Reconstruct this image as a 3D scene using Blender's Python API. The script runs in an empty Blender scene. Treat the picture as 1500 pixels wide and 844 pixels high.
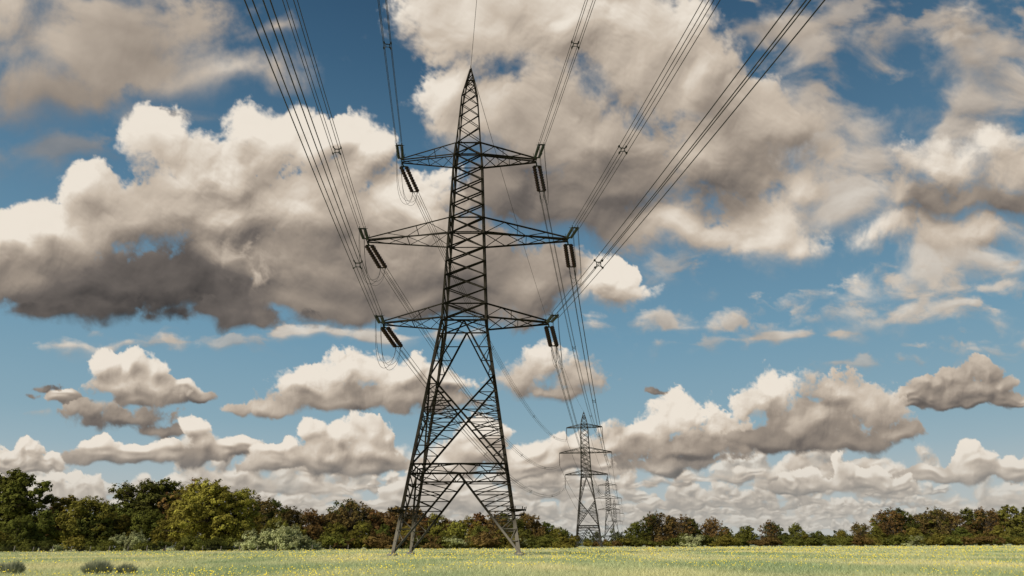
import bpy, math, random
import numpy as np
from mathutils import Vector, Matrix
random.seed(7)
scene = bpy.context.scene
COL = scene.collection

# ------------------------------------------------------------------ helpers
def fast_mesh(name, verts, faces):
    me = bpy.data.meshes.new(name)
    verts = np.asarray(verts, dtype=np.float32); faces = np.asarray(faces, dtype=np.int32)
    m, k = faces.shape
    me.vertices.add(len(verts)); me.vertices.foreach_set("co", verts.ravel())
    me.loops.add(m*k); me.loops.foreach_set("vertex_index", faces.ravel())
    me.polygons.add(m); me.polygons.foreach_set("loop_start", np.arange(0, m*k, k, dtype=np.int32))
    me.update(calc_edges=True)
    return me

def link(name, me, mat=None, parent=None, label=None, category=None, group=None, kind=None):
    ob = bpy.data.objects.new(name, me)
    COL.objects.link(ob)
    if mat is not None and me is not None and len(me.materials) == 0:
        me.materials.append(mat)
    if parent is not None: ob.parent = parent
    if label: ob["label"] = label
    if category: ob["category"] = category
    if group: ob["group"] = group
    if kind: ob["kind"] = kind
    return ob

def nodes_of(name):
    m = bpy.data.materials.new(name); m.use_nodes = True
    nt = m.node_tree; nt.nodes.clear()
    return m, nt, nt.nodes, nt.links

def mat_noise(name, c1, c2, scale=3.0, rough=0.8, metal=0.0, bump=0.0, coord='Object'):
    m, nt, N, L = nodes_of(name)
    out = N.new('ShaderNodeOutputMaterial'); p = N.new('ShaderNodeBsdfPrincipled')
    tc = N.new('ShaderNodeTexCoord'); nz = N.new('ShaderNodeTexNoise')
    nz.inputs['Scale'].default_value = scale; nz.inputs['Detail'].default_value = 6
    r = N.new('ShaderNodeValToRGB')
    r.color_ramp.elements[0].position = 0.35; r.color_ramp.elements[0].color = (*c1, 1)
    r.color_ramp.elements[1].position = 0.65; r.color_ramp.elements[1].color = (*c2, 1)
    L.new(tc.outputs[coord], nz.inputs['Vector']); L.new(nz.outputs['Fac'], r.inputs['Fac'])
    L.new(r.outputs['Color'], p.inputs['Base Color'])
    p.inputs['Roughness'].default_value = rough; p.inputs['Metallic'].default_value = metal
    p.inputs['Specular IOR Level'].default_value = 0.25
    if bump > 0:
        b = N.new('ShaderNodeBump'); b.inputs['Strength'].default_value = bump
        L.new(nz.outputs['Fac'], b.inputs['Height']); L.new(b.outputs['Normal'], p.inputs['Normal'])
    L.new(p.outputs['BSDF'], out.inputs['Surface'])
    return m

# ------------------------------------------------------------------ materials
def mat_steel():
    m, nt, N, L = nodes_of("weathered_steel")
    out = N.new('ShaderNodeOutputMaterial'); p = N.new('ShaderNodeBsdfPrincipled')
    tc = N.new('ShaderNodeTexCoord'); nz = N.new('ShaderNodeTexNoise')
    nz.inputs['Scale'].default_value = 1.6; nz.inputs['Detail'].default_value = 7
    r = N.new('ShaderNodeValToRGB')
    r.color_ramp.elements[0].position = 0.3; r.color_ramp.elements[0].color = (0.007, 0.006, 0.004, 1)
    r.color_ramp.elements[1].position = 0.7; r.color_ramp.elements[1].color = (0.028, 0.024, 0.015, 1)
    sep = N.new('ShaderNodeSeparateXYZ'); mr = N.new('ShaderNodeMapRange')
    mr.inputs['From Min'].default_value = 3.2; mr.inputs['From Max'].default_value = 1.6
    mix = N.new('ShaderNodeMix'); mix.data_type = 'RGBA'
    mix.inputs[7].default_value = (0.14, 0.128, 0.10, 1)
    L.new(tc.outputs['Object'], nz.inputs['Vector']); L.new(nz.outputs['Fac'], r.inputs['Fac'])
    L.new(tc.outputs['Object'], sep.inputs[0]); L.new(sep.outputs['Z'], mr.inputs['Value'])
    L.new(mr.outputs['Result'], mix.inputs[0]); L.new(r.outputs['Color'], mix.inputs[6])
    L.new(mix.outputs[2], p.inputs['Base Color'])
    p.inputs['Roughness'].default_value = 0.85; p.inputs['Specular IOR Level'].default_value = 0.15
    L.new(p.outputs['BSDF'], out.inputs['Surface'])
    return m
STEEL = mat_steel()
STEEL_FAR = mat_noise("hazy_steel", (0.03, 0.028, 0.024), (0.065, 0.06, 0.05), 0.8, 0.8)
GLAZE = mat_noise("brown_insulator_glaze", (0.016, 0.008, 0.006), (0.036, 0.018, 0.013), 5, 0.35)
GLAZE_LIT = mat_noise("light_tinted_glaze", (0.022, 0.030, 0.022), (0.045, 0.056, 0.040), 5, 0.35)  # near strings: same insulators, the greenish cast of the light put into the colour
HARDW = mat_noise("green_grey_fittings", (0.018, 0.024, 0.018), (0.035, 0.042, 0.032), 4, 0.6)
CABLE = mat_noise("aluminium_conductor", (0.02, 0.02, 0.018), (0.045, 0.043, 0.038), 2, 0.6)
CONC = mat_noise("concrete", (0.12, 0.12, 0.10), (0.22, 0.21, 0.18), 4, 0.9, bump=0.3)
BARK = mat_noise("bark", (0.035, 0.027, 0.018), (0.085, 0.068, 0.045), 3, 0.9)
POST = mat_noise("weathered_wood", (0.10, 0.09, 0.07), (0.22, 0.20, 0.16), 5, 0.9)

def mat_leaf():
    m, nt, N, L = nodes_of("foliage")
    out = N.new('ShaderNodeOutputMaterial')
    d = N.new('ShaderNodeBsdfDiffuse'); t = N.new('ShaderNodeBsdfTranslucent'); ms = N.new('ShaderNodeMixShader')
    ms.inputs[0].default_value = 0.30
    oi = N.new('ShaderNodeObjectInfo'); geo = N.new('ShaderNodeNewGeometry'); tc = N.new('ShaderNodeTexCoord')
    nz = N.new('ShaderNodeTexNoise'); nz.inputs['Scale'].default_value = 0.35; nz.inputs['Detail'].default_value = 3
    L.new(tc.outputs['Object'], nz.inputs['Vector'])
    m1 = N.new('ShaderNodeMapRange'); m1.inputs['From Min'].default_value = 0.3; m1.inputs['From Max'].default_value = 0.7
    m1.inputs['To Min'].default_value = 0.55; m1.inputs['To Max'].default_value = 1.45
    L.new(nz.outputs['Fac'], m1.inputs['Value'])
    m2 = N.new('ShaderNodeMapRange'); m2.inputs['To Min'].default_value = 0.85; m2.inputs['To Max'].default_value = 1.15
    L.new(geo.outputs['Random Per Island'], m2.inputs['Value'])
    mu = N.new('ShaderNodeMath'); mu.operation = 'MULTIPLY'
    L.new(m1.outputs[0], mu.inputs[0]); L.new(m2.outputs[0], mu.inputs[1])
    hs = N.new('ShaderNodeHueSaturation'); L.new(oi.outputs['Color'], hs.inputs['Color']); L.new(mu.outputs[0], hs.inputs['Value'])
    m3 = N.new('ShaderNodeMapRange'); m3.inputs['To Min'].default_value = 0.475; m3.inputs['To Max'].default_value = 0.515
    L.new(nz.outputs['Fac'], m3.inputs['Value']); L.new(m3.outputs[0], hs.inputs['Hue'])
    L.new(hs.outputs[0], d.inputs['Color']); L.new(hs.outputs[0], t.inputs['Color'])
    L.new(d.outputs[0], ms.inputs[1]); L.new(t.outputs[0], ms.inputs[2]); L.new(ms.outputs[0], out.inputs['Surface'])
    return m
LEAF = mat_leaf()

def mat_grass(name, ca, cb, cc, isl=True):
    m, nt, N, L = nodes_of(name)
    out = N.new('ShaderNodeOutputMaterial')
    geo = N.new('ShaderNodeNewGeometry')
    mp = N.new('ShaderNodeMapping'); mp.inputs['Scale'].default_value = (1, .45, 1)
    nz = N.new('ShaderNodeTexNoise'); nz.inputs['Scale'].default_value = 0.13; nz.inputs['Detail'].default_value = 7
    L.new(geo.outputs['Position'], mp.inputs['Vector']); L.new(mp.outputs[0], nz.inputs['Vector'])
    r = N.new('ShaderNodeValToRGB')
    e = r.color_ramp.elements
    e[0].position = 0.38; e[0].color = (*ca, 1); e[1].position = 0.62; e[1].color = (*cc, 1)
    x = e.new(0.5); x.color = (*cb, 1)
    L.new(nz.outputs['Fac'], r.inputs['Fac'])
    hs = N.new('ShaderNodeHueSaturation'); L.new(r.outputs[0], hs.inputs['Color'])
    m2 = N.new('ShaderNodeMapRange'); m2.inputs['To Min'].default_value = 0.75; m2.inputs['To Max'].default_value = 1.2
    if isl: L.new(geo.outputs['Random Per Island'], m2.inputs['Value'])
    else:
        n2 = N.new('ShaderNodeTexNoise'); n2.inputs['Scale'].default_value = 3.0; n2.inputs['Detail'].default_value = 8
        L.new(geo.outputs['Position'], n2.inputs['Vector']); L.new(n2.outputs['Fac'], m2.inputs['Value'])
    L.new(m2.outputs[0], hs.inputs['Value'])
    d = N.new('ShaderNodeBsdfDiffuse'); t = N.new('ShaderNodeBsdfTranslucent'); ms = N.new('ShaderNodeMixShader')
    ms.inputs[0].default_value = 0.4 if isl else 0.0
    L.new(hs.outputs[0], d.inputs['Color']); L.new(hs.outputs[0], t.inputs['Color'])
    L.new(d.outputs[0], ms.inputs[1]); L.new(t.outputs[0], ms.inputs[2]); L.new(ms.outputs[0], out.inputs['Surface'])
    return m
GRASS = mat_grass("meadow_grass_blades", (0.42, 0.50, 0.26), (0.62, 0.64, 0.34), (0.80, 0.74, 0.40))
SOIL = mat_grass("meadow_ground", (0.28, 0.33, 0.17), (0.40, 0.42, 0.22), (0.49, 0.47, 0.25), isl=False)
RUSH = mat_noise("rush_blades", (0.17, 0.19, 0.12), (0.32, 0.33, 0.21), 6, 0.9)
YEL = mat_noise("buttercup_petals", (0.85, 0.66, 0.04), (0.98, 0.84, 0.10), 2, 0.6)

# ------------------------------------------------------------------ SKY: clouds laid out on a tangent star-chart of directions
RS = np.random.RandomState(11)
PERM = RS.permutation(256).astype(np.int32)
GA = RS.uniform(0, 2*np.pi, 256).astype(np.float32); GX = np.cos(GA); GY = np.sin(GA)
JX, JY, JZ = [RS.uniform(0, 1, 256).astype(np.float32) for _ in range(3)]
def perlin(x, y, seed=0):
    xf0 = np.floor(x); yf0 = np.floor(y)
    xi = xf0.astype(np.int32)+seed*37; yi = yf0.astype(np.int32)+seed*91
    xf = (x-xf0).astype(np.float32); yf = (y-yf0).astype(np.float32)
    u = xf*xf*xf*(xf*(xf*6-15)+10); v = yf*yf*yf*(yf*(yf*6-15)+10)
    def g(a, b, dx, dy):
        h = PERM[(PERM[a & 255]+b) & 255]
        return GX[h]*dx+GY[h]*dy
    n00 = g(xi, yi, xf, yf); n10 = g(xi+1, yi, xf-1, yf)
    n01 = g(xi, yi+1, xf, yf-1); n11 = g(xi+1, yi+1, xf-1, yf-1)
    a = n00+(n10-n00)*u; b = n01+(n11-n01)*u
    return (a+(b-a)*v)*1.5
def fbm(x, y, octv, seed=0, gain=0.5):
    s = 0; a = 1.0
    for i in range(octv):
        c, sn = math.cos(0.7*i), math.sin(0.7*i)
        s = s+a*perlin((x*c-y*sn)*2**i+i*17.3, (x*sn+y*c)*2**i+i*9.1, seed+i)
        a *= gain
    return s
def bumps(x, y, seed=0, K=7.0):
    """rounded cauliflower bumps: smooth maximum over jittered cell points"""
    xf0 = np.floor(x); yf0 = np.floor(y)
    xi = xf0.astype(np.int32); yi = yf0.astype(np.int32)
    fx = (x-xf0).astype(np.float32); fy = (y-yf0).astype(np.float32)
    S = np.zeros_like(fx)
    for dj in (-1, 0, 1):
        for di in (-1, 0, 1):
            h = PERM[(PERM[(xi+di+seed*37) & 255]+yi+dj+seed*91) & 255]
            ax = fx-(di+0.5+0.85*(JX[h]-.5)); ay = fy-(dj+0.5+0.85*(JY[h]-.5))
            S += np.exp(-K*(ax*ax+ay*ay)+2.2*(JZ[h]-.6))
    return np.log(S+1e-6)/K*1.6     # about -0.8 .. 0.2
def sstep(a, b, x):
    t = np.clip((x-a)/(b-a), 0, 1); return t*t*(3-2*t)

STEP = 1.4
us = np.arange(-160, 1661, STEP, dtype=np.float32); vs = np.arange(-130, 830, STEP, dtype=np.float32)
GU, GV = np.meshgrid(us, vs)
COVER = np.zeros_like(GU); LIGHT = np.zeros_like(GU)   # premultiplied light

def shift(Hh, d):
    ox = -int(round(0.40*d)); oy = -max(1, int(round(0.92*d)))
    return np.roll(Hh, (-oy, -ox), axis=(0, 1))

def cloud(ells, scale=60, amp=0.6, soft=0.22, rb=0.6, opac=1.0, seed=1, kind='cumulus', relief=0.30, octv=6, warp=0.30, stretch=1.0, rag=1.0, tk=5.0):
    x0 = min(e[0]-e[2]*1.5 for e in ells)-scale; x1 = max(e[0]+e[2]*1.5 for e in ells)+scale
    y0 = min(e[1]-e[3]*1.5 for e in ells)-scale*.6; y1 = max(e[1]+e[3]*1.3 for e in ells)+scale*.6
    i0 = max(0, int((x0-us[0])/STEP)); i1 = min(len(us), int((x1-us[0])/STEP)+1)
    j0 = max(0, int((y0-vs[0])/STEP)); j1 = min(len(vs), int((y1-vs[0])/STEP)+1)
    if i1-i0 < 4 or j1-j0 < 4: return
    X = GU[j0:j1, i0:i1]; Y = GV[j0:j1, i0:i1]
    sx = scale*stretch
    wx = fbm(X/sx*0.7, Y/scale*0.7, 2, seed+40)*scale*warp*1.2
    wy = fbm(X/sx*0.7+31, Y/scale*0.7+7, 2, seed+60)*scale*warp
    XW = X+wx; YW = Y+wy
    S = 0; ST = 0; SW = 0; SV = 0
    for (cx, cy, rx, ry, tn) in ells:
        dx = (XW-cx)/rx; dy = (YW-cy)/ry
        dyb = np.where(dy > 0, dy/rb, dy)
        f = np.clip(1-np.sqrt(dx*dx+dyb*dyb+1e-6), -2.2, 1)
        S = S+np.exp(7*f)
        e3 = np.exp(tk*f); SW = SW+e3
        ST = ST+e3*tn; SV = SV+e3*np.clip(dy, -1, 1)
    F = np.log(S)/7
    tone = ST/SW; vert = SV/SW
    if kind == 'cumulus':
        wq = 0.11*scale
        XP = (X+wx*.4+fbm(X/scale*2.1, Y/scale*2.1, 4, seed+80)*wq)/scale; YP = (Y+wy*.4+fbm(X/scale*2.1+9, Y/scale*2.1+4, 4, seed+90)*wq)/scale
        f1, wt = 1.0, 0.44
        lay = []
        for i in range(octv):
            if scale/f1 < 3.6: break
            c, sn = math.cos(1.1*i), math.sin(1.1*i)
            lay.append(wt*(bumps((XP*c-YP*sn)*f1+i*5.3+seed*1.7, (XP*sn+YP*c)*f1+i*2.9, seed+i)+.25)); f1 *= 2.1; wt *= 0.58
        Hlow = F*1.2+amp*1.3*sum(lay[:2])
        Hmid = Hlow+amp*1.3*(sum(lay[2:3]) if len(lay) > 2 else 0)
        fine = fbm(XW/scale*3.1, YW/scale*3.1, 5, seed+21, .64)
        H = Hmid+amp*1.3*(sum(lay[3:]) if len(lay) > 3 else 0)+amp*rag*.15*fine
    else:
        n = fbm(XW/sx+seed*3.7, YW/scale, octv, seed, 0.54)
        Hlow = F*1.2+amp*fbm(XW/sx+seed*3.7, YW/scale, 2, seed, 0.5)
        H = F*1.2+amp*n; Hmid = Hlow
    # crisp sunny tops, frayed translucent flanks and undersides
    soft_l = soft*1.15*(1+1.8*sstep(-.1, .8, vert))*(1+.8*perlin(X/scale*1.1, Y/scale*1.1, seed+5))
    fe = fbm(X/scale*4.5, Y/scale*4.5, 5, seed+7, .64)*0.10*rag
    a = sstep(0.0, 1.0, (H+fe)/soft_l)*opac
    rl = relief*.86*(.30+.85*tone)*(1+.5*fbm(X/scale*.6, Y/scale*.6, 2, seed+33))
    c0, c1, c2 = (np.clip(q, -0.4, 2.0) for q in (Hlow, Hmid, H))
    B = tone+rl*0.62*np.tanh(1.5*(c0-shift(c0, scale*.42/STEP)))
    B = B+rl*0.48*np.tanh(2.2*(c1-shift(c1, scale*.15/STEP)))
    B = B+rl*0.42*np.tanh(2.6*(c2-shift(c2, max(1.3, scale*.05/STEP))))
    B = B+0.11*fbm(X/scale*.7, Y/scale*.8, 5, seed+3)
    B = B+0.10*(1-sstep(0.0, 0.35, H))
    B = np.clip(B, 0, 1)
    LIGHT[j0:j1, i0:i1] = LIGHT[j0:j1, i0:i1]*(1-a)+B*a
    COVER[j0:j1, i0:i1] = COVER[j0:j1, i0:i1]*(1-a)+a

def cumulus(cx, base, w, h, top=0.9, bot=0.4, seed=1, scale=None, **kw):
    """heap of rounded towers over a flatter shaded base"""
    r = random.Random(seed*13+5); e = []
    n = max(4, int(w/(h*0.42)))
    pk = r.uniform(.25, .75)
    for i in range(n):
        t = (i+r.uniform(.1, .9))/n
        env = math.sin(math.pi*(0.10+0.80*t))**0.7*r.choice([.4, .65, .85, 1.0, 1.15])*(1.15-.7*abs(t-pk))
        hh = h*env
        x = cx-w/2+w*t
        rr = h*r.uniform(.26, .48)
        e.append((x, base-hh*0.72, rr, hh*0.34, top*r.uniform(.88, 1.08)))
        e.append((x+r.uniform(-.4, .4)*rr, base-hh*0.36, rr*1.25, hh*0.38, (top*.55+bot*.45)))
        if i % 2 == 0: e.append((x, base-h*r.uniform(.04, .18), rr*2.0, h*0.20, bot))
    kw.setdefault('amp', .56); kw.setdefault('relief', .32); kw.setdefault('rb', .75)
    cloud(e, scale=scale or h*0.5, seed=seed, **kw)

# thin sheets and wisps
cloud([(1290,230,330,200,.70),(1170,150,190,110,.64),(1430,140,210,120,.64),(1360,400,210,80,.74),(1240,330,120,60,.70)], scale=85, amp=1.15, soft=1.25, opac=.86, seed=3, kind='wisp', relief=.16, stretch=1.5, rb=.9, octv=8)
cloud([(1330,40,220,50,.58),(1480,75,160,55,.58),(1150,50,110,40,.54)], scale=44, amp=1.1, soft=1.2, opac=.7, seed=5, kind='wisp', relief=.10, stretch=1.8, rb=1, octv=8)
cloud([(80,225,190,60,.42),(20,170,120,40,.4),(200,170,120,30,.5)], scale=70, amp=.9, soft=1.3, opac=.55, seed=6, kind='wisp', relief=.08, stretch=1.8, rb=1)
cloud([(120,85,330,120,.60),(-40,30,230,120,.64),(330,120,140,60,.66),(180,30,170,60,.52),(60,150,150,60,.44),(400,60,90,30,.5)], scale=130, amp=.46, soft=.75, opac=.98, seed=8, kind='wisp', relief=.20, rb=.8, octv=8)
cloud([(100,506,130,14,.72),(500,492,240,16,.72),(1010,478,140,22,.72),(1340,455,190,36,.76),(1130,495,160,9,.66),(60,602,60,9,.6),(1400,420,120,30,.7)], scale=36, amp=1.1, soft=1.0, opac=.85, seed=9, kind='wisp', relief=.12, stretch=2.2, rb=1, octv=7)
cloud([(985,395,60,46,.62),(1230,470,120,30,.72),(1010,505,90,14,.66),(1430,520,110,20,.66),(340,500,150,14,.6),(1250,540,120,16,.6)], scale=30, amp=1.3, soft=1.4, opac=.55, seed=14, kind='wisp', relief=.10, stretch=1.7, rb=1, octv=7)
# upper central cloud
cloud([(700,30,130,120,.78),(650,130,56,64,.78),(820,40,170,130,.74),(940,95,150,120,.70),(1040,120,90,80,.66),
       (740,180,140,80,.66),(860,200,170,90,.52),(900,275,190,80,.38),(1040,230,130,90,.46),(1130,190,85,75,.60),
       (1000,335,110,45,.74),(1120,340,90,76,.76),(1175,270,55,60,.72),(830,320,170,70,.34),(1160,375,50,36,.80),(740,290,90,60,.38)],
      scale=95, amp=.66, soft=.40, rb=.9, seed=21, relief=.32)
# big cumulus
cloud([(240,200,62,56,.90),(385,192,78,58,.97),(300,245,90,60,.76),(470,212,62,46,.88),(535,235,62,60,.85),(600,300,84,80,.78),
       (130,285,66,50,.84),(60,345,80,48,.82),(10,350,60,40,.86),(200,320,130,60,.58),(330,320,130,76,.54),(460,310,130,80,.64),
       (450,390,150,80,.40),(560,390,140,80,.40),(670,390,130,76,.33),(60,405,110,62,.34),(160,410,160,60,.10),(270,425,120,60,.04),
       (330,380,60,50,.40),(450,445,170,40,.30),(770,410,100,66,.42),(885,425,72,50,.84),(620,445,180,40,.34),(100,440,110,34,.08)],
      scale=80, amp=.60, soft=.26, rb=.9, seed=33, relief=.38)
cloud([(70,452,90,22,.12),(210,455,170,24,.06),(340,462,90,18,.24)], scale=40, amp=.8, soft=.7, rb=.9, seed=35, relief=.10, stretch=1.5, kind='wisp')
cloud([(372,398,36,36,.78),(345,380,24,20,.74)], scale=34, amp=.8, soft=1.1, rb=.9, opac=.7, seed=36, relief=.14, stretch=1.0, kind='wisp')
# right-hand cumulus
cloud([(1445,222,58,44,.92),(1370,250,80,50,.76),(1500,250,90,60,.70),(1400,300,110,34,.30),(1490,298,90,34,.27),(1300,345,90,36,.76),(1430,350,140,44,.68),(1320,300,50,40,.60)],
      scale=64, amp=.64, soft=.6, rb=.95, seed=41, relief=.28)
# middle-distance clouds
cumulus(185,588,180,74,.88,.36,seed=51)
cloud([(70,568,28,9,.25),(45,580,14,6,.3),(960,576,24,7,.3),(270,572,20,7,.55)], scale=16, amp=.8, soft=.6, seed=52, relief=.15)
cloud([(520,545,80,38,.90),(450,562,60,30,.84),(600,552,70,34,.80),(660,562,56,26,.76),(380,597,60,16,.55),(500,588,120,26,.46),(620,588,110,26,.46)],
      scale=38, amp=.62, soft=.30, rb=.75, seed=54, relief=.34)
cloud([(800,535,55,38,.78),(760,560,44,32,.66),(850,557,50,34,.58),(805,580,75,18,.46)], scale=36, amp=.62, soft=.5, rb=.85, seed=56, relief=.28)
cloud([(180,612,90,24,.36),(130,600,46,18,.44),(240,630,56,12,.34)], scale=30, amp=.7, soft=.45, rb=.8, seed=57, relief=.24)
rr = random.Random(23)
# bank of far cumulus towards the horizon, back to front
cloud([(x_, 768, 150, 34, .64) for x_ in range(-100, 1700, 160)], scale=26, amp=.7, soft=1.0, opac=.85, rb=.95, seed=64, relief=.14, stretch=2.0, kind='wisp', octv=7)
for row, (yb, hh, ww, pr) in enumerate([(780,20,80,.85),(768,26,100,.85),(755,34,120,.85),(738,44,140,.8),(718,50,160,.62),(698,50,160,.42)]):
    x = -150+rr.uniform(0, 60)
    while x < 1650:
        w = ww*rr.uniform(.35, 1.5)
        if rr.random() < pr:
            h_ = min(hh*rr.uniform(.5, 1.5), w*.6)
            cumulus(x+w/2, yb+rr.uniform(-12, 10), w, h_, rr.uniform(.70, .92), rr.uniform(.42, .62), seed=70+row*40+int(x/60)%37, octv=4, soft=rr.uniform(.35, .8), scale=max(11, h_*.5), opac=rr.uniform(.8, 1))
        x += w*rr.uniform(.5, 1.1)
cumulus(255,678,260,80,.87,.34,seed=58)
cumulus(1420,600,220,58,.54,.36,seed=60)
cumulus(15,690,140,48,.87,.42,seed=61)
cumulus(500,692,250,76,.87,.44,seed=301)
cumulus(780,702,260,94,.82,.44,seed=303)
cloud([(1000,612,74,40,.90),(950,635,46,28,.82),(1060,640,50,36,.68),(1010,660,100,30,.46),(900,652,50,34,.68),(980,683,110,18,.40)], scale=36, amp=.62, soft=.28, rb=.75, seed=305, relief=.34)
cloud([(1135,578,56,42,.96),(1100,602,42,32,.80),(1230,575,60,36,.62),(1280,605,66,40,.66),(1190,620,86,42,.50),(1315,638,50,24,.48),(1130,648,76,24,.34),(1230,652,110,24,.30)],
      scale=44, amp=.62, soft=.28, rb=.75, seed=307, relief=.34)
cumulus(1440,712,170,72,.88,.42,seed=309)
cumulus(1230,725,190,54,.90,.42,seed=311)
cumulus(640,745,220,54,.86,.46,seed=313)
cumulus(90,740,180,50,.86,.44,seed=315)

A = np.clip(COVER, 0, 1); B = np.where(A > 1e-3, LIGHT/np.maximum(A, 1e-3), 0.5)
# stretch the outer border so that the sky carries on well outside the measured part
def stretch(arr, lo, hi, k):
    c = arr.astype(np.float64).copy()
    c = np.where(arr < lo, lo-(lo-arr)*(1+k*(lo-arr)/100), c)
    c = np.where(arr > hi, hi+(arr-hi)*(1+k*(arr-hi)/100), c)
    return c
SU = stretch(us, -60, 1560, 12); SV_ = vs.astype(np.float64).copy()
SV_ = np.where(vs < -60, -60-(-60-vs)*(1+9*(-60-vs)/100), SV_)
DU, DV = np.meshgrid(SU, SV_)
P0 = math.radians(20.7); cP, sP = math.cos(P0), math.sin(P0)
vv = 422-DV
dX = DU-750; dY = 1000*cP-sP*vv; dZ = 1000*sP+cP*vv
ln = np.sqrt(dX**2+dY**2+dZ**2); R = 7000.0
V = np.stack([dX/ln*R, dY/ln*R, dZ/ln*R], -1).reshape(-1, 3)
nr, nc = GU.shape
idx = np.arange(nr*nc).reshape(nr, nc)
F = np.stack([idx[:-1, :-1], idx[:-1, 1:], idx[1:, 1:], idx[1:, :-1]], -1).reshape(-1, 4)
me = fast_mesh("sky", V, F)
for nm, arr in (("cloud_cover", A), ("cloud_light", B)):
    at = me.attributes.new(nm, 'FLOAT', 'POINT'); at.data.foreach_set("value", arr.astype(np.float32).ravel())
def mat_sky():
    m, nt, N, L = nodes_of("cloudy_sky")
    out = N.new('ShaderNodeOutputMaterial'); em = N.new('ShaderNodeEmission')
    geo = N.new('ShaderNodeNewGeometry'); nrm = N.new('ShaderNodeVectorMath'); nrm.operation = 'NORMALIZE'
    sep = N.new('ShaderNodeSeparateXYZ')
    L.new(geo.outputs['Position'], nrm.inputs[0]); L.new(nrm.outputs[0], sep.inputs[0])
    r = N.new('ShaderNodeValToRGB'); e = r.color_ramp.elements
    e[0].position = 0.0; e[0].color = (.55, .58, .56, 1)
    e[1].position = 1.0; e[1].color = (.014, .038, .08, 1)
    for p, c in ((.06, (.41, .50, .53)), (.16, (.25, .39, .47)), (.28, (.16, .31, .425)), (.45, (.092, .20, .31)), (.62, (.046, .115, .20)), (.72, (.028, .075, .145))):
        x = e.new(p); x.color = (*c, 1)
    L.new(sep.outputs['Z'], r.inputs['Fac'])
    a1 = N.new('ShaderNodeAttribute'); a1.attribute_name = "cloud_cover"
    a2 = N.new('ShaderNodeAttribute'); a2.attribute_name = "cloud_light"
    cr = N.new('ShaderNodeValToRGB'); e = cr.color_ramp.elements
    e[0].position = 0; e[0].color = (.052, .048, .047, 1); e[1].position = 1; e[1].color = (.84, .765, .665, 1)
    for p, c in ((.25, (.150, .130, .117)), (.5, (.335, .280, .230)), (.75, (.58, .495, .405))):
        x = e.new(p); x.color = (*c, 1)
    nz = N.new('ShaderNodeTexNoise'); nz.inputs['Scale'].default_value = 60; nz.inputs['Detail'].default_value = 6
    L.new(nrm.outputs[0], nz.inputs['Vector'])
    ad = N.new('ShaderNodeMath'); ad.operation = 'MULTIPLY_ADD'; ad.inputs[1].default_value = 0.05
    sb = N.new('ShaderNodeMath'); sb.operation = 'SUBTRACT'; sb.inputs[1].default_value = 0.025
    L.new(nz.outputs['Fac'], ad.inputs[0]); L.new(a2.outputs['Fac'], ad.inputs[2]); L.new(ad.outputs[0], sb.inputs[0])
    L.new(sb.outputs[0], cr.inputs['Fac'])
    mx = N.new('ShaderNodeMix'); mx.data_type = 'RGBA'
    L.new(a1.outputs['Fac'], mx.inputs[0]); L.new(r.outputs[0], mx.inputs[6]); L.new(cr.outputs[0], mx.inputs[7])
    # haze towards the horizon
    hz = N.new('ShaderNodeMapRange'); hz.inputs['From Min'].default_value = 0.12; hz.inputs['From Max'].default_value = 0.0
    hz.inputs['To Max'].default_value = 0.75
    L.new(sep.outputs['Z'], hz.inputs['Value'])
    m2 = N.new('ShaderNodeMix'); m2.data_type = 'RGBA'; m2.inputs[7].default_value = (.48, .48, .45, 1)
    L.new(hz.outputs[0], m2.inputs[0]); L.new(mx.outputs[2], m2.inputs[6])
    L.new(m2.outputs[2], em.inputs['Color']); L.new(em.outputs[0], out.inputs['Surface'])
    m.cycles.emission_sampling = 'NONE'
    return m
link("sky", me, mat_sky(), kind="structure", label="blue sky full of warm grey and cream cumulus clouds", category="sky")

# ------------------------------------------------------------------ world, sun
w = bpy.data.worlds.new("World"); scene.world = w; w.use_nodes = True
nt = w.node_tree; bg = nt.nodes['Background']; st = nt.nodes.new('ShaderNodeTexSky'); st.sky_type = 'NISHITA'; st.sun_disc = False
SUN = Vector((-0.55, -0.62, 0.62)).normalized()
st.sun_elevation = math.asin(SUN.z); st.sun_rotation = math.atan2(SUN.x, SUN.y)
nt.links.new(st.outputs[0], bg.inputs[0]); bg.inputs[1].default_value = 0.08
sd = bpy.data.lights.new("sun", 'SUN'); sd.energy = 3.9; sd.angle = math.radians(0.5); sd.color = (1, .92, .79)
so = bpy.data.objects.new("sun", sd); COL.objects.link(so)
so.rotation_euler = (-SUN).to_track_quat('-Z', 'Y').to_euler(); so.location = SUN*100

# ------------------------------------------------------------------ camera
cd = bpy.data.cameras.new("camera"); cam = bpy.data.objects.new("camera", cd); COL.objects.link(cam)
cd.lens = 24; cd.sensor_width = 36; cd.clip_end = 20000; cd.clip_start = 0.1
cam.matrix_world = Matrix.Translation((0, 0, 0.7)) @ Matrix.Rotation(math.radians(90+20.7), 4, 'X') @ Matrix.Rotation(math.radians(-0.25), 4, 'Z')
scene.camera = cam
scene.view_settings.view_transform = 'Standard'; scene.view_settings.look = 'None'; scene.view_settings.exposure = 0

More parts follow.
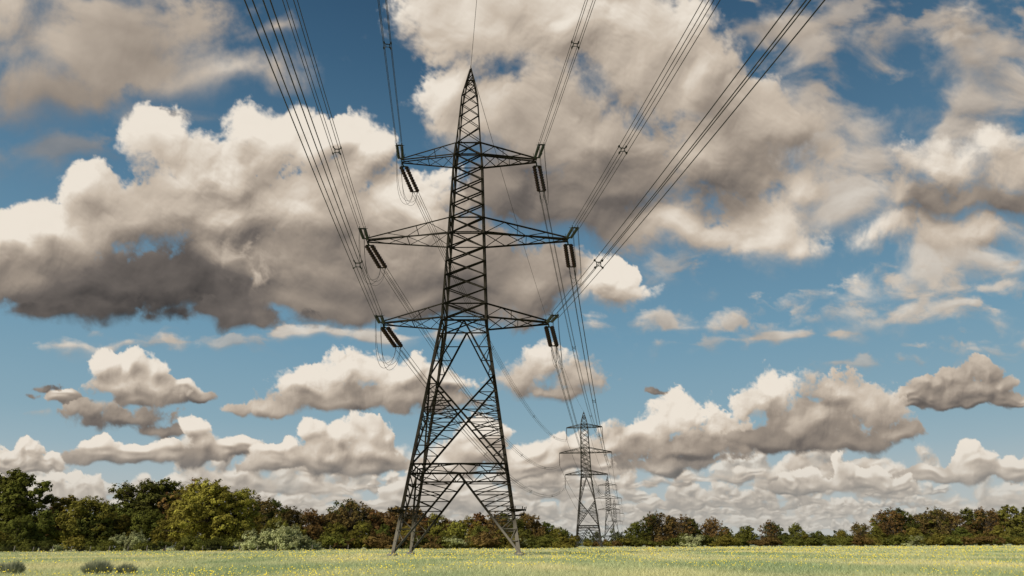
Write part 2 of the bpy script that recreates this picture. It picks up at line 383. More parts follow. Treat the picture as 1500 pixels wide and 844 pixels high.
# ------------------------------------------------------------------ lattice pylons
class Lat:
    def __init__(s): s.v = []; s.f = []
    def member(s, p, q, t):
        p = Vector(p); q = Vector(q); d = q-p
        if d.length < 1e-4: return
        d.normalize()
        up = Vector((0, 0, 1)) if abs(d.z) < .95 else Vector((0, 1, 0))
        a = d.cross(up).normalized(); b = d.cross(a).normalized()
        th = t*0.22
        prof = [(0, 0), (t, 0), (t, th), (th, th), (th, t), (0, t)]
        n = len(s.v)
        for c in (p, q):
            for (x, y) in prof: s.v.append(c+a*(x-t*.4)+b*(y-t*.4))
        for i in range(6):
            j = (i+1) % 6; s.f.append((n+i, n+j, n+6+j, n+6+i))
        s.f.append((n, n+1, n+2, n+3)); s.f.append((n, n+3, n+4, n+5))
        s.f.append((n+6, n+9, n+8, n+7)); s.f.append((n+6, n+11, n+10, n+9))
    def mesh(s, name): return fast_mesh(name, [tuple(v) for v in s.v], s.f)

def tube(path, radii, seg=6, V=None, F=None):
    V = [] if V is None else V; F = [] if F is None else F
    n0 = len(V); m = len(path)
    for i, p in enumerate(path):
        p = Vector(p); d = (Vector(path[min(i+1, m-1)])-Vector(path[max(i-1, 0)]))
        d.normalize()
        up = Vector((0, 0, 1)) if abs(d.z) < .9 else Vector((1, 0, 0))
        a = d.cross(up).normalized(); b = d.cross(a).normalized()
        r = radii[i] if hasattr(radii, '__len__') else radii
        for k in range(seg):
            t = 2*math.pi*k/seg
            V.append(tuple(p+a*(r*math.cos(t))+b*(r*math.sin(t))))
    for i in range(m-1):
        for k in range(seg):
            k2 = (k+1) % seg
            F.append((n0+i*seg+k, n0+i*seg+k2, n0+(i+1)*seg+k2, n0+(i+1)*seg+k))
    return V, F

def string_mesh(name, p, q, r=0.14, nd=18, seg=8):
    p = Vector(p); q = Vector(q); path = []; rad = []
    for i in range(nd):
        t0 = i/nd
        for dt, rr_ in ((0.02, 0.06), (0.34, 0.065), (0.44, r), (0.72, r*0.85), (0.80, 0.065)):
            path.append(p.lerp(q, t0+dt/nd)); rad.append(rr_)
    V, F = tube(path, rad, seg)
    return fast_mesh(name, V, F)

def interp(tab, z):
    for (z0, a), (z1, b) in zip(tab, tab[1:]):
        if z <= z1: return a+(b-a)*(z-z0)/(z1-z0)
    return tab[-1][1]

def build_pylon(prof, frame_z, mid_z, waist, arms, top, npan, sizes, mat, tension, detail):
    """arms: list of (z_low, z_up, half_width) low to high"""
    W = lambda z: interp(prof, z)
    cor = lambda i, z: Vector((((-1, -1), (1, -1), (1, 1), (-1, 1))[i][0]*W(z), ((-1, -1), (1, -1), (1, 1), (-1, 1))[i][1]*W(z), z))
    root = link("electricity_pylon", None)
    sl, sb, ss = sizes
    # --- base section
    L = Lat()
    zs = [0.0, frame_z, mid_z, waist]
    for i in range(4):
        for a, b in zip(zs, zs[1:]): L.member(cor(i, a), cor(i, b), sl)
    for i in range(4):
        j = (i+1) % 4
        A_ = lambda z: cor(i, z)
        B_ = lambda z: cor(j, z)
        f0 = frame_z-0.75
        c0 = (A_(f0)+B_(f0))/2
        # portal
        for P in (A_, B_):
            foot = P(0.25); L.member(foot, c0, sb*1.15)
            n = 7
            for k in range(1, n):
                t = k/n
                pl = P(0.25+(f0-.25)*t); pd = foot.lerp(c0, t)
                L.member(pl, pd, ss)
                L.member(P(0.25+(f0-.25)*(k+1)/n), pd, ss)
        # double frame
        L.member(A_(f0), B_(f0), sb); L.member(A_(frame_z), B_(frame_z), sb)
        n = 10
        for k in range(n):
            p = A_(f0).lerp(B_(f0), k/n) if k % 2 == 0 else A_(frame_z).lerp(B_(frame_z), k/n)
            q = A_(frame_z).lerp(B_(frame_z), (k+1)/n) if k % 2 == 0 else A_(f0).lerp(B_(f0), (k+1)/n)
            L.member(p, q, ss)
        # big X
        for P, Q in ((A_, B_), (B_, A_)):
            s, e = P(frame_z), Q(mid_z)
            L.member(s, e, sb*1.1)
            n = 10
            for k in range(1, n):
                t = k/n; pd = s.lerp(e, t)
                zz = frame_z+(mid_z-frame_z)*t
                if k <= 5:
                    L.member(P(zz), pd, ss)
                    L.member(pd, P(zz+(mid_z-frame_z)/n*.9), ss)
                else:
                    L.member(Q(zz), pd, ss)
                    L.member(Q(zz-(mid_z-frame_z)/n*.9), pd, ss)
        # upper V
        ct = (A_(waist)+B_(waist))/2
        for P in (A_, B_):
            s = P(mid_z); L.member(s, ct, sb)
            for k in (1, 2, 3):
                t = k/4; pd = s.lerp(ct, t); L.member(P(mid_z+(waist-mid_z)*t), pd, ss)
                if k < 3: L.member(P(mid_z+(waist-mid_z)*(k+1)/4), pd, ss)
        L.member(A_(waist), B_(waist), sb)
    for z in (frame_z, waist):
        ms = [(cor(i, z)+cor((i+1) % 4, z))/2 for i in range(4)]
        for i in range(4): L.member(ms[i], ms[(i+1) % 4], ss)
    # climbing guard brackets with barbed strands
    gz = 3.2
    if detail:
        for i in range(4):
            c = cor(i, gz); d = Vector((c.x, c.y, 0)).normalized()
            for ang in (-1.3, -.65, 0, .65, 1.3):
                dd = Matrix.Rotation(ang, 3, 'Z') @ d
                L.member(c, c+dd*0.95+Vector((0, 0, .12)), 0.09)
                L.member(c+dd*0.95+Vector((0, 0, .0)), c+dd*1.0+Vector((0, 0, .35)), 0.07)
            for h in (0.3, .5, .7, .9):
                pts = [c+(Matrix.Rotation(a_, 3, 'Z') @ d)*h*1.05+Vector((0, 0, .15*h)) for a_ in (-1.3, -.65, 0, .65, 1.3)]
                for a_, b_ in zip(pts, pts[1:]): L.member(a_, b_, 0.055)
    link("base_section", L.mesh("base_section"), mat, root)
    # --- upper body
    L = Lat()
    levels = []
    for (zl, zu, hw) in arms: levels += [zl, zu]
    bounds = [waist]+[z for z in levels if z > waist+.3]
    for a, b in zip(bounds, bounds[1:]):
        n = 1 if b-a < 3 else npan
        for m_ in range(n):
            z0 = a+(b-a)*m_/n; z1 = a+(b-a)*(m_+1)/n
            for i in range(4):
                j = (i+1) % 4
                L.member(cor(i, z0), cor(i, z1), sl*.78)
                L.member(cor(i, z0), cor(j, z1), sb*.78); L.member(cor(j, z0), cor(i, z1), sb*.78)
    for z in bounds[1:]:
        for i in range(4): L.member(cor(i, z), cor((i+1) % 4, z), sb*.8)
        L.member(cor(0, z), cor(2, z), ss)
    link("tower_body", L.mesh("tower_body"), mat, root)
    # --- peak
    L = Lat(); zt = bounds[-1]; n = max(4, int((top-zt)/1.15))
    g = 0.9; tot = sum(g**i for i in range(n)); zc = [zt]
    for i in range(n): zc.append(zc[-1]+(top-zt)*g**i/tot)
    for a, b in zip(zc, zc[1:]):
        for i in range(4):
            j = (i+1) % 4
            L.member(cor(i, a), cor(i, b), sl*.5)
            L.member(cor(i, a), cor(j, b), ss); L.member(cor(j, a), cor(i, b), ss)
    L.member((0, 0, top-.4), (0, 0, top+.5), ss)
    for i in range(4):
        L.member(cor(i, zc[-3]), cor((i+1) % 4, zc[-3]), sb*.8)
    link("peak", L.mesh("peak"), mat, root)
    # --- crossarms
    tips = []
    for (zl, zu, hw) in arms:
        for sgn in (-1, 1):
            L = Lat(); tw = 0.3
            tl = [Vector((sgn*hw, -tw, zl)), Vector((sgn*hw, tw, zl))]
            lo = [Vector((sgn*W(zl), -W(zl), zl)), Vector((sgn*W(zl), W(zl), zl))]
            up = [Vector((sgn*W(zu), -W(zu), zu)), Vector((sgn*W(zu), W(zu), zu))]
            n = 4
            for s_ in (0, 1):
                L.member(lo[s_], tl[s_], sb*1.0); L.member(up[s_], tl[s_]+Vector((0, 0, .12)), sb*.9)
                te = tl[s_]+Vector((0, 0, .12))
                for k in range(n-1):
                    a_, b_ = k/n, (k+1)/n
                    if k % 2 == 0: L.member(lo[s_].lerp(tl[s_], a_), up[s_].lerp(te, b_), ss*.8)
                    else: L.member(up[s_].lerp(te, a_), lo[s_].lerp(tl[s_], b_), ss*.8)
            for k in range(n):
                a_, b_ = k/n, (k+1)/n
                if k % 2 == 0: L.member(lo[0].lerp(tl[0], a_), lo[1].lerp(tl[1], b_), ss*.8)
                else: L.member(lo[1].lerp(tl[1], a_), lo[0].lerp(tl[0], b_), ss*.8)
                if k in (1, 3): L.member(lo[0].lerp(tl[0], b_), lo[1].lerp(tl[1], b_), ss*.8)
            L.member(up[0].lerp(tl[0], .4), up[1].lerp(tl[1], .4), ss*.8)
            link("crossarm", L.mesh("crossarm"), mat, root)
            tips.append(Vector((sgn*hw, 0, zl)))
    # --- feet
    for i in range(4):
        c = cor(i, 0)
        V, Fc = [], []
        for (h, r_) in ((-.3, .42), (.12, .42), (.18, .36), (.25, .25)):
            for k in range(8):
                t = 2*math.pi*(k+.5)/8; V.append((c.x+r_*math.cos(t), c.y+r_*math.sin(t), h))
        for h in range(3):
            for k in range(8): Fc.append((h*8+k, h*8+(k+1) % 8, (h+1)*8+(k+1) % 8, (h+1)*8+k))
        me_ = bpy.data.meshes.new("concrete_foot"); me_.from_pydata(V, [], Fc+[tuple(range(24, 32))]); me_.update()
        link("concrete_foot", me_, CONC, root)
    return root, tips

DF = Vector((0.158, 1, -0.16)).normalized(); DN = Vector((0.11, -1, -0.13)).normalized()
T1 = Vector((-4.3, 60, 0))
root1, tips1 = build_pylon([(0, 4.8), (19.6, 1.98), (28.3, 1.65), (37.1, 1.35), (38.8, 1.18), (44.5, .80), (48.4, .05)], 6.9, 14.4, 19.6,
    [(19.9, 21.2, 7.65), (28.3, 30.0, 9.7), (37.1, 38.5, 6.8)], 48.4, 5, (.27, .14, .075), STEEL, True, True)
root1.location = T1
root1["label"] = "tall dark steel lattice pylon with six crossarms standing in meadow"; root1["category"] = "electricity pylon"
root1["group"] = "pylons carrying the power line"
near_att, far_att = [], []
for tp in tips1:
    sgn = 1 if tp.x > 0 else -1
    ends = []
    for D_, store, LEN in ((DN, near_att, 3.0), (DF, far_att, 4.2)):
        far = D_.y > 0
        side = Vector((1, 0, 0)); so_ = .27 if far else .20
        st0 = tp+Vector((0, .3 if far else -.3, -.05))+D_*0.5
        en0 = st0+D_*LEN
        for o in (-so_, so_):
            me_ = string_mesh("insulator_string", st0+side*o, en0+side*o*1.15, r=.225 if far else .15, nd=10 if far else 9)
            link("insulator_string", me_, GLAZE if far else GLAZE_LIT, root1)
        L = Lat()
        L.member(tp+Vector((0, .3 if far else -.3, 0)), st0, .12)
        L.member(st0-side*.3, st0+side*.3, .10)
        for o in (-.3, .3): L.member(st0+side*o, st0+side*o*1.5+D_*.6+Vector((0, 0, .2)), .04)
        link("arcing_horn", L.mesh("arcing_horn"), HARDW, root1)
        L = Lat()
        L.member(en0-side*.32, en0+side*.32, .10)
        L.member(en0+side*.25+Vector((0, 0, -.25)), en0+side*.25+Vector((0, 0, .28)), .06)
        L.member(en0-side*.25+Vector((0, 0, -.25)), en0-side*.25+Vector((0, 0, .28)), .06)
        for o in (-.3, .3): L.member(en0+side*o, en0+side*o*1.5-D_*.5+Vector((0, 0, .2)), .04)
        link("yoke_plate", L.mesh("yoke_plate"), HARDW, root1)
        store.append(T1+en0+D_*.3); ends.append(en0+D_*.1)
    V, Fc = [], []
    for ox, dp in ((-.26, 3.0), (-.20, 2.5), (.20, 2.7), (.26, 3.2)):
        path = []
        for k in range(25):
            t = k/24; p = ends[0].lerp(ends[1], t); h = (4*t*(1-t))**.55
            path.append(p+Vector((ox+sgn*0.35*math.sin(math.pi*t), 0, -dp*h-.2*math.sin(math.pi*t)**2)))
        tube(path, .017, 5, V, Fc)
    link("jumper_cable", fast_mesh("jumper_cable", V, Fc), CABLE, root1)

# suspension pylons further down the line
LINE = [Vector((27.3, 262, 0)), Vector((70.5, 528, 0)), Vector((112, 790, 0))]
ang = -math.atan(0.16)
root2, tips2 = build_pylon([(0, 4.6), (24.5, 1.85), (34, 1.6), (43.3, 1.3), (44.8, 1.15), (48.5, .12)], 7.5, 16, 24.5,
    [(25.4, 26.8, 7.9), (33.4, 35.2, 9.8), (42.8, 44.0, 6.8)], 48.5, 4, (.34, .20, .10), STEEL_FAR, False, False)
for tp in tips2:
    me_ = string_mesh("insulator_string", tp+Vector((0, 0, -.1)), tp+Vector((0, 0, -4.5)), r=.20, nd=14, seg=6)
    link("insulator_string", me_, GLAZE, root2)
root2.location = LINE[0]; root2.rotation_euler = (0, 0, ang)
root2["label"] = "smaller grey lattice pylon far across the meadow behind trees"; root2["category"] = "electricity pylon"
root2["group"] = "pylons carrying the power line"
kids = [o for o in COL.objects if o.parent == root2]
for loc in LINE[1:]:
    r_ = root2.copy(); COL.objects.link(r_); r_.location = loc
    r_["label"] = "distant lattice pylon rising beyond the tree line"
    for k_ in kids:
        c_ = k_.copy(); c_.parent = r_; COL.objects.link(c_)

# ------------------------------------------------------------------ conductors
def wire_path(a, b, sag, n=48, cut=1.0):
    return [a.lerp(b, t)-Vector((0, 0, 4*sag*t*(1-t))) for t in [cut*i/n for i in range(n+1)]]
RZ = Matrix.Rotation(ang, 3, 'Z')
def susp(tip, base): return base+(RZ @ (tip+Vector((0, 0, -4.6))))
T0 = Vector((26.5, -220, 0)); RZ0 = Matrix.Rotation(math.atan(.11), 3, 'Z')
def line_bundle(a, b, sag, rad, spacers, label, grp):
    root = link("power_line", None, label=label, category="power line", group=grp); root.location = a
    d = (b-a); d.z = 0; d.normalize(); side = Vector((d.y, -d.x, 0))
    path = wire_path(a, b, sag)
    for ox, oz in ((-.25, -.25), (.25, -.25), (.25, .25), (-.25, .25)):
        pts = [p+side*ox+Vector((0, 0, oz))-a for p in path]
        V, Fc = tube(pts, rad, 5)
        link("wire", fast_mesh("wire", V, Fc), CABLE, root)
    tot = (b-a).length
    for s_ in spacers:
        t = s_/tot
        if t >= 1: continue
        p = a.lerp(b, t)-Vector((0, 0, 4*sag*t*(1-t)))-a
        c4 = [p+side*x+Vector((0, 0, z)) for x, z in ((-.25, -.25), (.25, -.25), (.25, .25), (-.25, .25))]
        in4 = [p+side*x+Vector((0, 0, z)) for x, z in ((-.13, -.13), (.13, -.13), (.13, .13), (-.13, .13))]
        L = Lat()
        for i in range(4):
            L.member(in4[i], in4[(i+1) % 4], .05); L.member(in4[i], c4[i], .055)
            L.member(c4[i]-d*.12, c4[i]+d*.12, .09)
        link("spacer", L.mesh("spacer"), HARDW, root)
for k in range(6):
    tp2 = tips2[k]
    b0 = T0+(RZ0 @ Vector((tips1[k].x, 0, tips1[k].z)))
    line_bundle(near_att[k], b0, 9.0, .021, (16, 70, 130, 190), "four dark parallel cables with square spacers leading overhead", "overhead conductor bundles")
    line_bundle(far_att[k], susp(tp2, LINE[0]), 7.5, .026, (45, 100, 150), "four thin cables sagging away towards next pylon", "overhead conductor bundles")
def simple_line(name, pairs, sag, rad, label, grp, cat):
    for a, b in pairs:
        V, Fc = tube([p-a for p in wire_path(a, b, sag)], rad, 5)
        o = link(name, fast_mesh(name, V, Fc), CABLE, label=label, category=cat, group=grp); o.location = a
for q in range(2):
    simple_line("power_line", [(susp(tips2[k], LINE[q]), susp(tips2[k], LINE[q+1])) for k in range(6)], 8, .05, "faint far cable between two distant pylons", "overhead conductor bundles", "power line")
pk1 = T1+Vector((0, 0, 48.7))
simple_line("earth_wire", [(pk1, T0+Vector((0, 0, 48.5)))], 7, .022, "single thin earth wire from pylon peak overhead", "earth wires", "wire")
simple_line("earth_wire", [(pk1, LINE[0]+Vector((0, 0, 48.9)))], 5, .026, "single thin earth wire sagging to next pylon", "earth wires", "wire")
simple_line("earth_wire", [(LINE[0]+Vector((0, 0, 48.9)), LINE[1]+Vector((0, 0, 48.9)))], 6, .05, "faint far earth wire between distant pylons", "earth wires", "wire")

# ------------------------------------------------------------------ ground
nx, ny = 90, 90
gx = np.sign(np.linspace(-1, 1, nx))*np.abs(np.linspace(-1, 1, nx))**3*7200
gy = np.linspace(0, 1, ny)**3*7300-400
GXX, GYY = np.meshgrid(gx, gy)
gi = np.arange(nx*ny).reshape(ny, nx)
me = fast_mesh("ground", np.stack([GXX, GYY, GXX*0], -1).reshape(-1, 3), np.stack([gi[:-1, :-1], gi[:-1, 1:], gi[1:, 1:], gi[1:, :-1]], -1).reshape(-1, 4))
link("ground", me, SOIL, kind="structure", label="flat open meadow of pale yellow green grass", category="field")

# grass blades, log-distributed with distance
rg = np.random.RandomState(3)
def blades(n, y0, y1, hmin, hmax, wk, seed):
    r = np.random.RandomState(seed)
    y = np.exp(r.uniform(np.log(y0), np.log(y1), n)); x = r.uniform(-1, 1, n)*(y*.85+4)
    clump = (perlin(x*.35, y*.35, 5)+perlin(x*1.3, y*1.3, 9)*.6)
    h = r.uniform(hmin, hmax, n)*(1+.75*clump)
    wd = wk*(y/17)**.85*r.uniform(.6, 1.4, n)
    a = r.uniform(0, 2*np.pi, n); lean = r.uniform(.3, 1.4, n)*h; la = r.uniform(0, 2*np.pi, n)
    p0 = np.stack([x-np.cos(a)*wd, y-np.sin(a)*wd, np.full(n, -.01)], -1)
    p1 = np.stack([x+np.cos(a)*wd, y+np.sin(a)*wd, np.full(n, -.01)], -1)
    p2 = np.stack([x+np.cos(la)*lean, y+np.sin(la)*lean, h], -1)
    return np.stack([p0, p1, p2], 1).reshape(-1, 3)
bv = np.concatenate([blades(400000, 11, 90, .04, .13, .007, 1), blades(110000, 60, 260, .06, .18, .012, 2)])
me = fast_mesh("grass", bv, np.arange(len(bv)).reshape(-1, 3))
link("grass", me, GRASS, kind="stuff", label="uneven ankle high pale green meadow grass", category="grass")
# buttercups
n = 8000
y = np.exp(rg.uniform(np.log(12), np.log(230), n*3)); x = rg.uniform(-1, 1, n*3)*(y*.85+3)
dens = perlin(x*.12, y*.10, 3)+perlin(x*.5, y*.4, 4)*.5+.0035*np.clip(x, -60, 60)
keep = dens+rg.uniform(-.25, .25, n*3) > .15
x, y = x[keep][:n], y[keep][:n]; n = len(x)
h = rg.uniform(.14, .26, n); s = .0125*(y/17)**.8*rg.uniform(.5, 1.4, n)
vs_ = []
for (cx, cy, cz) in ((-1, 0, 0), (0, -1, -.5), (1, 0, 0), (0, 1, .5)):
    vs_.append(np.stack([x+s*cx, y+s*cy, h+s*cz], -1))
for (cx, cy, cz) in ((-1, 0, 0), (0, 0, -1), (1, 0, 0), (0, 0, 1)):
    vs_.append(np.stack([x+s*cx*.9, y+s*cy, h+s*cz*.9], -1))
fv = np.stack(vs_, 1).reshape(-1, 4, 3).reshape(-1, 3)
me = fast_mesh("wildflowers", fv, np.arange(len(fv)).reshape(-1, 4))
link("wildflowers", me, YEL, kind="stuff", label="scattered yellow buttercups among the meadow grass", category="flowers")

# rush tufts: domed clumps of fine stems
def rush(loc, rx, hgt, n, seed, label):
    r = np.random.RandomState(seed)
    a = r.uniform(0, 2*np.pi, n); u = np.sqrt(r.uniform(0, 1, n)); q = u*rx*.55; x = np.cos(a)*q; y = np.sin(a)*q
    hh = hgt*r.uniform(.65, 1, n)*np.sqrt(1-.75*u**2); w_ = r.uniform(.004, .008, n); t = r.uniform(0, 2*np.pi, n)
    p0 = np.stack([x-w_*np.cos(t), y-w_*np.sin(t), 0*x], -1); p1 = np.stack([x+w_*np.cos(t), y+w_*np.sin(t), 0*x], -1)
    p2 = np.stack([x+np.cos(a)*u*rx*.6, y+np.sin(a)*u*rx*.6, hh], -1)
    v = np.stack([p0, p1, p2], 1).reshape(-1, 3)
    o = link("rush_tuft", fast_mesh("rush_tuft", v, np.arange(len(v)).reshape(-1, 3)), RUSH, label=label, category="rushes", group="rush tufts in the meadow")
    o.location = loc
rush((-11.15, 19.8, 0), .42, .50, 2200, 1, "rounded grey green rush tuft growing in meadow")
rush((-10.6, 20.2, 0), .28, .38, 1200, 4, "small grey green rush tuft beside a larger one")
rush((-13.95, 20.6, 0), .28, .46, 1400, 2, "rounded grey green rush tuft growing in meadow")
rush((-14.45, 20.8, 0), .20, .40, 800, 3, "thin grey green rush tuft growing in meadow")

# ------------------------------------------------------------------ trees
def leaves(cs, outward, size, r, upb=.25):
    n = len(cs)
    nrm = outward+r.normal(0, .42, (n, 3)); nrm[:, 2] += upb
    nrm /= np.linalg.norm(nrm, axis=1)[:, None]+1e-6
    ref = r.normal(0, 1, (n, 3)); a = np.cross(nrm, ref); a /= np.linalg.norm(a, axis=1)[:, None]+1e-6
    b = np.cross(nrm, a); s = size*r.uniform(.5, 1.3, n)[:, None]
    q = np.stack([cs-a*s, cs-b*s*.7, cs+a*s, cs+b*s*.7], 1)
    return q.reshape(-1, 3)
def crown_pts(lobes, clumps, per, r):
    P, O = [], []
    for (c, rad) in lobes:
        for _ in range(clumps):
            d = r.normal(0, 1, 3); d /= np.linalg.norm(d)
            if d[2] < -.35: d[2] *= .4
            cc = np.array(c)+d*np.array([rad, rad, rad*.9])*r.uniform(.5, 1.2)
            k = r.normal(0, 1, (per, 3)); k /= np.linalg.norm(k, axis=1)[:, None]
            P.append(cc+k*(rad*.26*r.uniform(.2, 1.25, (per, 1)))); O.append(k*.6+d*.8)
    return np.concatenate(P), np.concatenate(O)
def make_tree(seed, H, Rr, dense=1.0, leaf=.22, lobesn=26, low=.12):
    r = np.random.RandomState(seed)
    lobes = []
    for i in range(lobesn):
        t = (i+r.uniform(0, 1))/lobesn; z = H*(low+.06+(.80-low)*t)
        env = math.sin(math.pi*min(1, .30+.62*t))**.6*Rr*r.uniform(.8, 1.15)
        a = i*2.4+r.uniform(-.7, .7); q = env*r.uniform(.35, .9)
        lobes.append(((math.cos(a)*q, math.sin(a)*q, z), Rr*r.uniform(.20, .42)*(1-.15*t)))
    lobes.append(((r.uniform(-.15, .15)*Rr, 0, H*.88), Rr*.30)); lobes.append(((0, 0, H*.6), Rr*.6)); lobes.append(((0, 0, H*.35), Rr*.6))
    P, O = crown_pts(lobes, int(22*dense), 28, r); P[:, 2] = np.clip(P[:, 2], .1, None)
    v = leaves(P, O, leaf, r)
    crown = fast_mesh("crown", v, np.arange(len(v)).reshape(-1, 4)); crown.materials.append(LEAF)
    V, Fc = [], []
    tr = H*.022+.08
    tube([(0, 0, -.2), (.1, 0, H*.12), (-.1, .1, H*.3), (.1, 0, H*.55), (0, 0, H*.85)], [tr*1.5, tr, tr*.8, tr*.5, tr*.12], 7, V, Fc)
    for (c, rad) in lobes:
        z0 = min(c[2]*.62, H*.5); c = Vector(c); s = Vector((0, 0, z0)); m_ = s.lerp(c, .5)+Vector((0, 0, .04*H*r.uniform(-.3, 1)))
        tube([s, m_, c], [tr*.42, tr*.25, tr*.1], 5, V, Fc)
        for _ in range(7):
            d = Vector(r.normal(0, 1, 3)).normalized()*rad*1.05; d.z = abs(d.z)*.8
            tube([m_.lerp(c, r.uniform(.3, 1)), c+d*.6, c+d*1.15], [tr*.12, tr*.07, tr*.03], 3, V, Fc)
    trunk = fast_mesh("trunk", V, Fc); trunk.materials.append(BARK)
    return trunk, crown, H
variants = [make_tree(101, 15, 6.5), make_tree(102, 14, 5.4), make_tree(103, 16, 6.4), make_tree(104, 12, 6.2),
            make_tree(105, 13, 5.0), make_tree(106, 15, 7.0), make_tree(107, 13, 6, .36, .18, low=.2), make_tree(108, 14, 5, .28, .18, low=.2)]
def make_bush(seed, H, Rr, leaf=.15):
    r = np.random.RandomState(seed); lobes = []
    for i in range(12):
        a = r.uniform(0, 6.28); q = Rr*r.uniform(0, .75)
        lobes.append(((math.cos(a)*q, math.sin(a)*q, H*r.uniform(.2, .72)*(1-.3*(q/Rr))), Rr*r.uniform(.25, .42)))
    P, O = crown_pts(lobes, 18, 28, r); P[:, 2] = np.clip(P[:, 2], .05, None)
    v = leaves(P, O, leaf, r); me_ = fast_mesh("bush", v, np.arange(len(v)).reshape(-1, 4)); me_.materials.append(LEAF)
    return me_, H
bushes = [make_bush(201, 4.5, 3.4), make_bush(202, 4, 3.8), make_bush(203, 5, 3.0)]

DK = (.095, .105, .026); GR = (.150, .158, .034); OL = (.215, .190, .038); BR = (.175, .120, .040); YG = (.30, .27, .05); PW = (.36, .38, .18); RD = (.190, .108, .040)
names = {DK: "dark green", GR: "mid green", OL: "olive green", BR: "brown green", YG: "yellow green", PW: "pale silvery green", RD: "rusty brown"}
def ratio(py):   # height-per-distance for a given elevation reading on the survey chart
    v = 422-py; return (1000*sP+cP*v)/(1000*cP-sP*v)
rt = random.Random(12)
def plant_tree(bx, top, D, colr, vi=None, wide=1.0, sparse=False):
    if vi is None: vi = rt.randrange(6)
    if sparse: vi = 6+rt.randrange(2)
    trunk, crown, H = variants[vi]
    Yc = 1000*cP+sP*375
    x = (bx-750)/Yc*D; h = ratio(top)*D+.7
    s = h/H/1.0
    root = link("tree", None); root.location = (x, D, 0)
    wd = wide*rt.uniform(1.0, 1.3)
    root.scale = (s*wd, s*wd, s); root.rotation_euler = (0, 0, rt.uniform(0, 6.28))
    k = rt.uniform(.85, 1.2)
    t = link("trunk", trunk, None, root); c = link("crown", crown, None, root)
    c.color = (colr[0]*k*rt.uniform(.9, 1.1), colr[1]*k, colr[2]*k, 1)
    root["label"] = "%s %s tree at the edge of the meadow" % ("sparse" if sparse else "leafy", names[colr]); root["category"] = "tree"; root["group"] = "trees along the meadow edge"
T = [(-70,700,150,DK),(-30,690,150,DK),(8,684,150,GR),(52,742,142,GR),(85,722,155,OL),(118,722,150,OL),(152,735,160,GR),(190,698,165,DK),(228,698,168,GR),
 (262,712,160,OL),(296,697,150,YG),(336,712,152,YG),(385,728,180,DK),(418,738,190,BR),(448,744,200,RD),(478,748,210,BR),(508,733,220,DK),(540,742,225,RD),(572,740,225,BR),
 (604,744,228,BR),(636,750,225,OL),(668,762,190,YG),(640,768,185,YG),(700,750,230,RD),(735,752,230,DK),(772,750,235,BR),(800,764,240,GR),(826,774,240,GR),
 (700,770,185,GR),(590,768,200,OL),(730,775,190,OL),(560,766,205,GR),(455,766,190,BR),(490,765,200,OL),(525,762,210,OL),
 (860,789,420,GR),(885,790,430,BR),(905,788,400,GR),
 (930,764,300,GR),(955,752,305,DK),(985,756,300,BR),(1012,760,300,DK),(1040,764,300,BR),(1062,772,310,GR),(1095,772,320,GR),(1133,766,310,DK),(1168,768,310,GR),
 (1200,779,330,GR),(1232,778,330,OL),(1262,770,320,GR),(1296,754,305,GR),(1322,748,300,DK),(1348,756,305,BR),(1376,748,300,GR),(1404,754,300,BR),(1432,746,300,DK),
 (1462,752,300,BR),(1488,742,290,GR),(1520,744,290,DK),(1560,748,290,GR),(20,752,138,GR),(240,755,150,OL),(170,752,155,OL),(600,775,190,OL),(765,775,195,GR),
 (1285,772,290,OL),(1340,774,290,OL),(1410,774,290,GR),(1465,772,285,OL),(945,780,290,OL),(1000,780,290,GR),(1150,784,300,GR),
 (70,745,150,GR),(135,750,150,DK),(210,745,158,GR),(315,740,150,YG),(360,745,165,OL),(400,755,172,OL),(430,765,175,OL),(1080,782,300,GR),(1180,784,300,OL),(1215,788,300,GR),(1250,786,300,DK),
 (465,752,205,BR),(495,746,215,BR),(555,750,222,RD),(588,748,226,BR),(620,752,226,RD),(655,758,226,BR),(685,756,228,OL),(718,758,230,BR),(755,758,232,OL),(785,762,236,BR),(813,772,238,OL)]
for row in T: plant_tree(*row)
for bx, top, D in ((965,748,298),(1045,757,296),(1128,762,300),(510,728,215),(1380,744,296),(1260,766,310),(725,747,210),(370,722,178),(1000,753,292),(60,738,150),(270,696,165),(600,738,226),(1310,745,296),(1450,744,296)):
    plant_tree(bx, top, D, BR, sparse=True)
def plant_bush(bx, top, D, colr, wide=1.0):
    me_, H = bushes[rt.randrange(3)]
    x = (bx-750)/(1000*cP+sP*375)*D; h = ratio(top)*D+.7; s = h/H/.98
    o = link("bush", me_, None); o.location = (x, D, 0); o.scale = (s*wide, s*wide, s); o.rotation_euler = (0, 0, rt.uniform(0, 6.28))
    k = rt.uniform(.85, 1.15); o.color = (colr[0]*k, colr[1]*k, colr[2]*k, 1)
    o["label"] = "%s bush at the foot of the trees" % names[colr]; o["category"] = "bush"; o["group"] = "bushes along the meadow edge"
for row in [(380,768,132,PW,1.2),(415,768,130,PW,1.3),(440,778,130,PW,1.2),(355,784,131,PW,1.1),(178,770,138,PW,.9),(196,776,137,PW,.8),(85,790,130,PW,.9),(460,790,132,PW,1.0),
            (275,782,135,GR,1.2),(310,786,138,DK,1.2),(235,784,140,DK,1.2),(140,782,136,GR,1.2),(110,778,138,OL,1.2),(60,780,136,DK,1.3),(25,782,134,GR,1.2),(-15,776,134,OL,1.3),(210,790,134,GR,1.2),
            (330,780,142,GR,1.3),(160,786,134,GR,1.3),(5,788,130,DK,1.3),(40,792,128,GR,1.3),(290,792,130,GR,1.2)]:
    plant_bush(*row)
x = 470
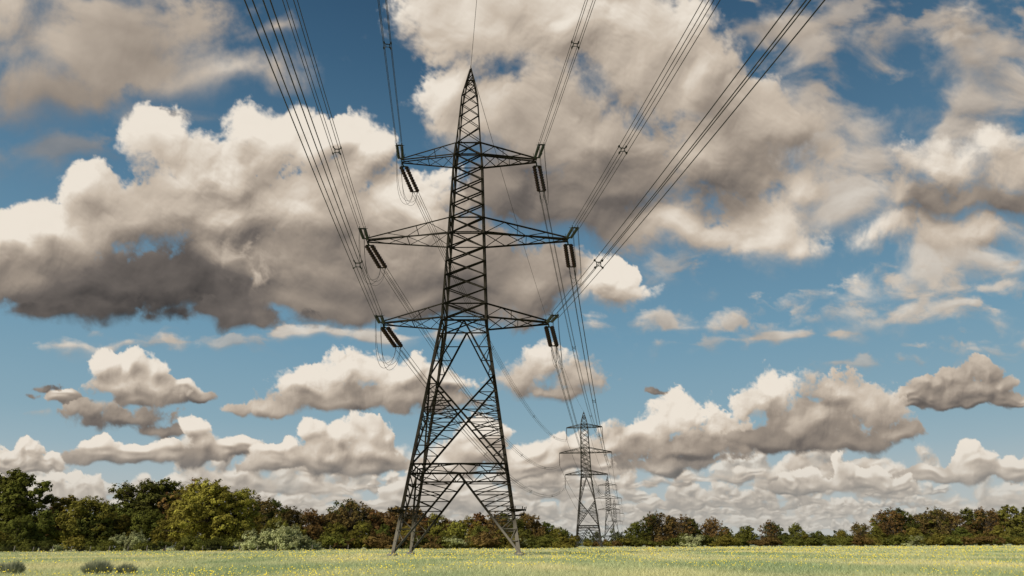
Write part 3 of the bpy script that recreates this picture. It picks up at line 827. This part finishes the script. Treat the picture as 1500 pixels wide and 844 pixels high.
while x < 1580:
    if 838 < x < 912: D = 380; tp_ = rt.uniform(790, 794)
    elif x < 840: D = rt.uniform(176, 184); tp_ = rt.uniform(776, 788)
    else: D = rt.uniform(270, 284); tp_ = rt.uniform(780, 788)
    plant_bush(x, tp_, D, rt.choice([DK, GR, GR, OL, BR]) if rt.random() < .93 else PW, 1.5)
    x += rt.uniform(12, 18)

# far woodland as one mass behind
r = np.random.RandomState(77); lobes = []
for i in range(330):
    bx = r.uniform(-620, 620); D = 470-abs(bx)*.10+r.uniform(-20, 20)
    lobes.append(((bx, D, r.uniform(1, 7)), r.uniform(3.5, 6)))
P, O = crown_pts(lobes, 9, 18, r); P[:, 2] = np.clip(P[:, 2], .1, None)
v = leaves(P, O, .7, r)
o = link("woodland", fast_mesh("woodland", v, np.arange(len(v)).reshape(-1, 4)), LEAF, kind="stuff", label="far dark woodland closing off the meadow", category="woodland")
o.color = (.09, .10, .05, 1)
# low hills
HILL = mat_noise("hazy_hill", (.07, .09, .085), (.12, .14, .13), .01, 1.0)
V, Fc = [], []
n = 120
for i in range(n+1):
    x = -1700+3400*i/n
    h = 12+10*math.sin(i*.13+1)+5*math.sin(i*.41)+16*math.exp(-((x-720)/260)**2)
    V += [(x, 1500, -1), (x, 1560, h*.75), (x, 1750, h), (x, 2100, -1)]
for i in range(n):
    for k in range(3): Fc.append((i*4+k, (i+1)*4+k, (i+1)*4+k+1, i*4+k+1))
link("hill", fast_mesh("hill", V, Fc), HILL, kind="structure", label="low hazy wooded hills on the horizon", category="hill")

# ------------------------------------------------------------------ post and wire fence
fr = link("fence", None, label="weathered wooden post and wire fence before trees", category="fence"); fr.location = (-88, 124, 0)
V, Fc = [], []
for i in range(20):
    x = i*3.1; yy = i*.25; hh = .95+rt.uniform(-.12, .1); t = rt.uniform(-.05, .05)
    pv = []
    for z, s in ((-.2, .06), (hh, .055), (hh+.04, .03)):
        pv += [(x-s+t*z, yy-s, z), (x+s+t*z, yy-s, z), (x+s+t*z, yy+s, z), (x-s+t*z, yy+s, z)]
    pf = [(0, 1, 5, 4), (1, 2, 6, 5), (2, 3, 7, 6), (3, 0, 4, 7), (4, 5, 9, 8), (5, 6, 10, 9), (6, 7, 11, 10), (7, 4, 8, 11), (8, 9, 10, 11)]
    link("post", fast_mesh("post", pv, pf), POST, fr)
for z in (.4, .65, .88): tube([(i*3.1, i*.25-.07, z) for i in range(20)], .008, 4, V, Fc)
link("fence_wire", fast_mesh("fence_wire", V, Fc), CABLE, fr)
